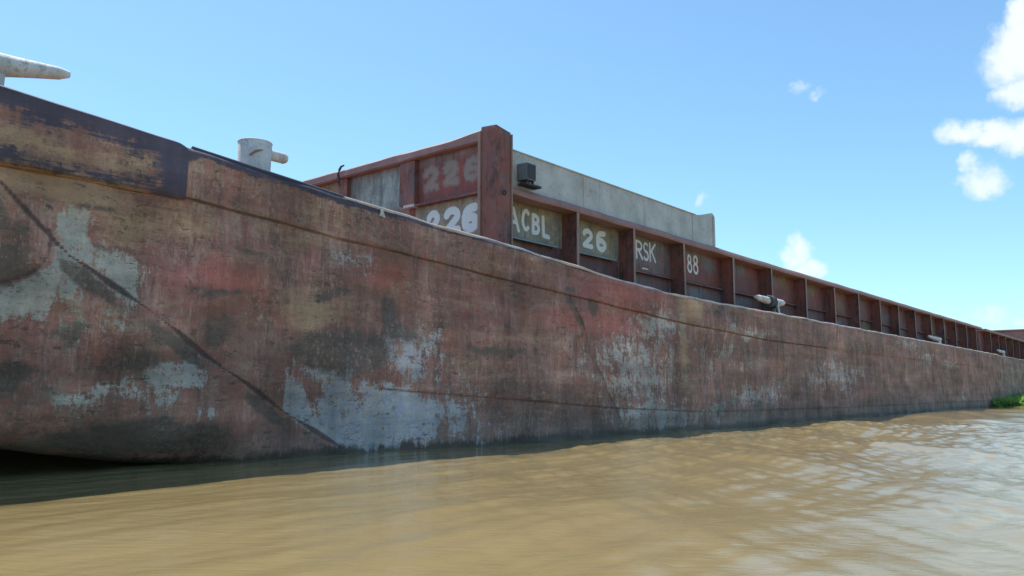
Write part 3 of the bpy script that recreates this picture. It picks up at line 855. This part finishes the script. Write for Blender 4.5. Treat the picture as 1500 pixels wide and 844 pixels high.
# cap rises to a peak along the corner and falls away aft
mb.hexa([(12.60, 10.97, 6.59), (13.08, 10.97, 6.57), (13.08, 11.40, 6.59), (12.60, 11.42, 6.59),
         (12.605, 10.975, 6.665), (13.07, 10.98, 6.60), (13.04, 11.38, 6.66), (12.61, 11.40, 6.70)])
post = mb.build('corner_post', M_RED, BARGE)
mb = MB()
mb.box(12.56, 12.63, 11.402, 11.47, 3.82, 6.60, .008)
mb.box(13.082, 13.12, 10.94, 11.0, 3.79, 6.56, .006)
mb.build('flange', M_FLANGE, post)
for zc0, zc1 in ((3.98, 4.05),):
    mb = MB()
    mb.box(12.565, 13.10, 10.935, 10.967, zc0, zc1, .004)
    mb.box(12.565, 12.598, 10.968, 11.40, zc0, zc1, .004)
    mb.build('cross_bar', M_RIM, post)
mb = MB(); mb.ring((12.86, 10.962, 5.22), (0, 1, 0), .05, .016)
mb.build('padeye', M_BOXDARK, post, 60)

# ------------------------------------------------------------------ hatch cover on the coaming
HC = thing('hatch_cover', 'pale grey steel hatch cover with rust streaks lying on the coaming behind the corner post', 'hatch cover', (18, 11.1, 5.46))
def rel(o, p):   # keep geometry in world units while the parent sits at its base
    o.parent = p; o.matrix_parent_inverse = Matrix.Translation(-Vector(p.location)); return o
mb = MB()
yh = 11.10
xsH = [13.15] + [14.2 + 1.06 * i for i in range(7)] + [21.9, 22.2, 23.05, 23.2]
zH = [6.29] * 9 + [6.33, 6.535, 6.46]
for i in range(len(xsH) - 1):
    a, b = xsH[i], xsH[i + 1]
    mb.hexa([(a, yh, 5.46), (b, yh, 5.46), (b, 19.3, 5.46), (a, 19.3, 5.46), (a, yh, zH[i]), (b, yh, zH[i + 1]), (b, 19.3, zH[i + 1]), (a, 19.3, zH[i])])
bmesh.ops.remove_doubles(mb.bm, verts=mb.bm.verts, dist=.0005)
inner = [f for f in mb.bm.faces if abs(f.normal.x) > .99 and f.calc_center_median().x > 13.2 and f.calc_center_median().x < 23.1]
bmesh.ops.delete(mb.bm, geom=inner, context='FACES')
rel(mb.build('cover_body', M_GREY), HC)
mb = MB()
for x in (16.0, 18.9, 21.7):
    mb.box(x, x + .035, yh - .012, yh - .002, 5.47, 6.27, .003)
mb.box(13.15, 21.9, yh - .03, yh - .002, 6.272, 6.30, .006)
mb.box(23.06, 23.19, yh - .02, yh - .002, 5.5, 6.42, .006)
rel(mb.build('weld_strips', M_GREY), HC)
bx = MB(); bx.box(13.445, 13.76, 10.81, 11.096, 5.62, 5.99, .006)
bxo = rel(bx.build('junction_box', M_BOX), HC)
b2 = MB(); b2.box(13.46, 13.745, 10.80, 10.808, 5.64, 5.97, .003)
o = b2.build('box_door', M_BOXDARK); o.parent = bxo
b3 = MB(); b3.box(13.43, 13.98, 10.82, 11.06, 5.50, 5.545, .004); b3.box(13.5, 13.54, 10.85, 10.9, 5.545, 5.62); b3.box(13.7, 13.74, 10.85, 10.9, 5.545, 5.62)
o = b3.build('box_bracket', M_BOXDARK); o.parent = bxo

# ------------------------------------------------------------------ deck fittings
def kevel(parent, x, y, left, right, z=None, rope=True, r=.14, h=.5):
    z = float(deck_z(x)) if z is None else z
    mb_ = MB()
    # flared stem
    for k in range(1):
        mb_.tube([(x, y, z), (x, y, z + .06), (x, y, z + .16), (x, y, z + h - .1), (x, y, z + h)], [.24, .20, .13, .12, .17], 16)
    pts, rr = [], []
    n = 12
    for i in range(n + 1):
        t_ = i / n
        px = x - left + (left + right) * t_
        s_ = abs(px - x) / (left if px < x else right)
        pts.append((px, y, z + h - .01 + .05 * s_ ** 2)); rr.append(r * (1.0 - .38 * s_ ** 1.5) * (.55 if i in (0, n) else 1))
    mb_.tube(pts, rr, 16)
    o = mb_.build('mooring_kevel', M_WHITE, parent, 50)
    if rope:
        m2 = MB()
        for k in range(4):
            m2.ring((x - .32 - .11 * k, y + .01 * math.sin(k * 3), z + h - .03), (1, .15 * math.sin(k * 5), .25 * math.cos(k * 2)), r + .035, .045, 20, 8)
        m2.tube([(x - .35, y - .16, z + h - .05), (x - .42, y - .2, z + .2), (x - .40, y - .25, z + .05)], .04, 8)
        m2.build('rope_wrap', M_ROPE, o, 60)
    return o


kevel(BARGE, 26.35, 10.5, 1.65, .75, rope=True)
kevel(BARGE, 49.2, 10.5, 2.3, .5, rope=False, r=.12, h=.38)

# bow kevel: thick tapered horns on a stem whose edge just shows at the left of the frame
mb = MB()
bx_, by_, bz_ = 3.06, 10.55, 4.41
mb.tube([(bx_, by_, bz_ - .02), (bx_, by_, bz_ + .05), (bx_, by_, bz_ + .14), (bx_, by_, bz_ + .34)], [.22, .16, .135, .14], 18)
pts, rr = [], []
for i in range(15):
    t_ = i / 14
    px = bx_ - .85 + 1.70 * t_
    s_ = abs(px - bx_) / .85
    pts.append((px, by_, bz_ + .42 + .13 * s_)); rr.append((.155 - .085 * s_ ** .8) * (.6 if i in (0, 14) else 1))
mb.tube(pts, rr, 18)
mb.build('mooring_kevel', M_WHITE, BARGE, 50)

# round bitt with a cross pipe
cxb, cyb = 6.62, 10.62
zb_ = float(deck_z(cxb))
mb = MB()
mb.tube([(cxb, cyb, zb_ - .02), (cxb, cyb, zb_ + .58), (cxb, cyb, zb_ + .60)], [.235, .25, .235], 28)
bitt = mb.build('mooring_bitt', M_WHITE, BARGE, 40)
mb = MB()
mb.tube([(cxb - .1, cyb - .02, zb_ + .46), (cxb + .49, cyb - .04, zb_ + .45), (cxb + .53, cyb - .04, zb_ + .45)], [.085, .085, .06], 18)
mb.build('cross_pipe', M_WHITE, bitt, 40)
mb = MB()
mb.ring((cxb, cyb, zb_ + .585), (0, 0, 1), .243, .014, 30, 8)
mb.build('lip_ring', M_WHITE, bitt, 60)
mb = MB()
mb.tube([(cxb - .19, cyb - .165, zb_ + .33), (cxb - .12, cyb - .222, zb_ + .40), (cxb - .02, cyb - .252, zb_ + .43)], [.012, .022, .008], 8)
mb.build('torn_slot', M_FLANGE, bitt, 60)
# small torn clip on the side
mb = MB()
mb.hexa([(8.60, Y0 - .05, 3.86), (8.72, Y0 - .05, 3.85), (8.72, Y0 - .02, 3.85), (8.60, Y0 - .02, 3.86), (8.64, Y0 - .05, 3.97), (8.66, Y0 - .05, 3.98), (8.66, Y0 - .02, 3.98), (8.64, Y0 - .02, 3.97)])
mb.build('steel_clip', M_WHITE, BARGE)

# ------------------------------------------------------------------ second barge astern
B2 = thing('river_barge', 'distant dark barge moored past the stern of the long barge, behind the floating plants', 'barge', (65.3, 10.07, 0), 'barges moored end to end')
T2 = Matrix.Translation(-Vector(B2.location))
def p2(o): o.parent = B2; o.matrix_parent_inverse = T2; return o
xs2 = np.arange(64.88, 125, .3)
X, Y, Z, zt = side_mesh(64.9, 125, xs2, 40, bow=False)
Y = Y + .16
me = grid_mesh('hull', np.stack([X, Y, Z], -1)); hull_attrs(me, X, Z, zt)
p2(link('hull', me, M_HULL, None, True))
mb = MB(); mb.box(64.9, 125, Y0 + .22, Y1, -.5, 3.45)
p2(mb.build('deck', M_DECK))
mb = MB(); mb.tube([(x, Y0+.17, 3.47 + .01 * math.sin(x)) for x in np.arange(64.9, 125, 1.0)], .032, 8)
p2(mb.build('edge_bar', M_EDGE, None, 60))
mb = MB(); mb.box(65.9, 118, YP, YP + .05, 3.46, 5.3)
mb.box(65.9, 118, Y1 - 1.4, Y1 - 1.35, 3.46, 5.3); mb.box(65.85, 65.9, YP, Y1 - 1.35, 3.46, 5.3); mb.box(118, 118.05, YP, Y1 - 1.35, 3.46, 5.3)
p2(mb.build('coaming_wall', M_RED))
mb = MB(); mb.box(65.8, 118.1, YR, YP + .15, 5.25, 5.42, .03)
p2(mb.build('coaming_rim', M_RIM))
for k in range(16):
    x = 67.5 + 3.15 * k
    p2(stiffener(x, None, 3.46))
mb = MB(); mb.box(90.0, 90.2, YR - .3, Y1 - 1.4, 5.43, 6.7, .03); mb.box(89.9, 90.3, YR -.34, Y1 - 1.36, 6.7, 6.85, .03)
p2(mb.build('bulkhead_beam', M_RIM))
k2 = kevel(None, 69.0, 10.5, 2.2, .6, z=3.46, rope=False, r=.13, h=.4); p2(k2)

# ------------------------------------------------------------------ floating water plants
def hyacinth():
    r_ = random.Random(5)
    vs, fs = [], []
    def leaf(c, yaw, tilt, L, W):
        d = Vector((math.cos(yaw) * math.cos(tilt), math.sin(yaw) * math.cos(tilt), math.sin(tilt)))
        sd_ = Vector((-math.sin(yaw), math.cos(yaw), 0)); n_ = d.cross(sd_)
        i = len(vs)
        for u, w in ((0, .12), (.35, .9), (.7, 1.), (1, .15)):
            for s_ in (-1, 1):
                p = c + d * L * u + sd_ * W * w * s_ * .5 - n_ * .12 * L * (u * u)
                vs.append(p)
        for k in range(3): fs.append((i + 2 * k, i + 2 * k + 1, i + 2 * k + 3, i + 2 * k + 2))
    for _ in range(9500):
        x = 60 + 34 * r_.random(); y = 10.0 - 3.6 * r_.random()
        # tapering edge towards the near end
        lim = np.interp(x, [60, 64, 70, 80, 94], [.3, 1.6, 3.0, 3.6, 3.6])
        if 10.0 - y > lim * (.85 + .3 * r_.random()): continue
        hmax = np.interp(x, [60, 66, 74, 94], [.4, .85, 1.15, 1.3]) * (.7 + .5 * mnoise.noise(Vector((x * .5, y * .8, 0))))
        z = max(.02, hmax * r_.random() ** .6)
        leaf(Vector((x, y, z - .1)), r_.random() * 6.28, R(20 + 60 * r_.random()), .22 + .16 * r_.random(), .14 + .08 * r_.random())
    me_ = bpy.data.meshes.new('water_hyacinth'); me_.from_pydata([tuple(v) for v in vs], [], fs); me_.update()
    t_ = NT('hyacinth_leaf')
    n_ = t_.noise(3, 3); n2_ = t_.noise(.5, 3)
    c_ = t_.mix(t_.ramp(n_, .35, .65), (.18, .36, .08), (.30, .48, .14))
    c_ = t_.mix(t_.ramp(n2_, .4, .65, 0, .5), c_, (.17, .30, .08))
    t_.fin(c_, .5, None, .4)
    tr_ = t_.n.new('ShaderNodeBsdfTranslucent'); t_.put(t_.mix(.5, c_, (.30, .50, .08)), tr_.inputs['Color'])
    ms_ = t_.n.new('ShaderNodeMixShader'); ms_.inputs[0].default_value = .5
    t_.l.new(t_.b.outputs[0], ms_.inputs[1]); t_.l.new(tr_.outputs[0], ms_.inputs[2])
    t_.l.new(ms_.outputs[0], t_.n['Material Output'].inputs['Surface'])
    o_ = link('water_hyacinth', me_, t_.m)
    return tag(o_, 'bright green mat of floating water plants against the far barge', 'water plants', 'stuff')


hyacinth()
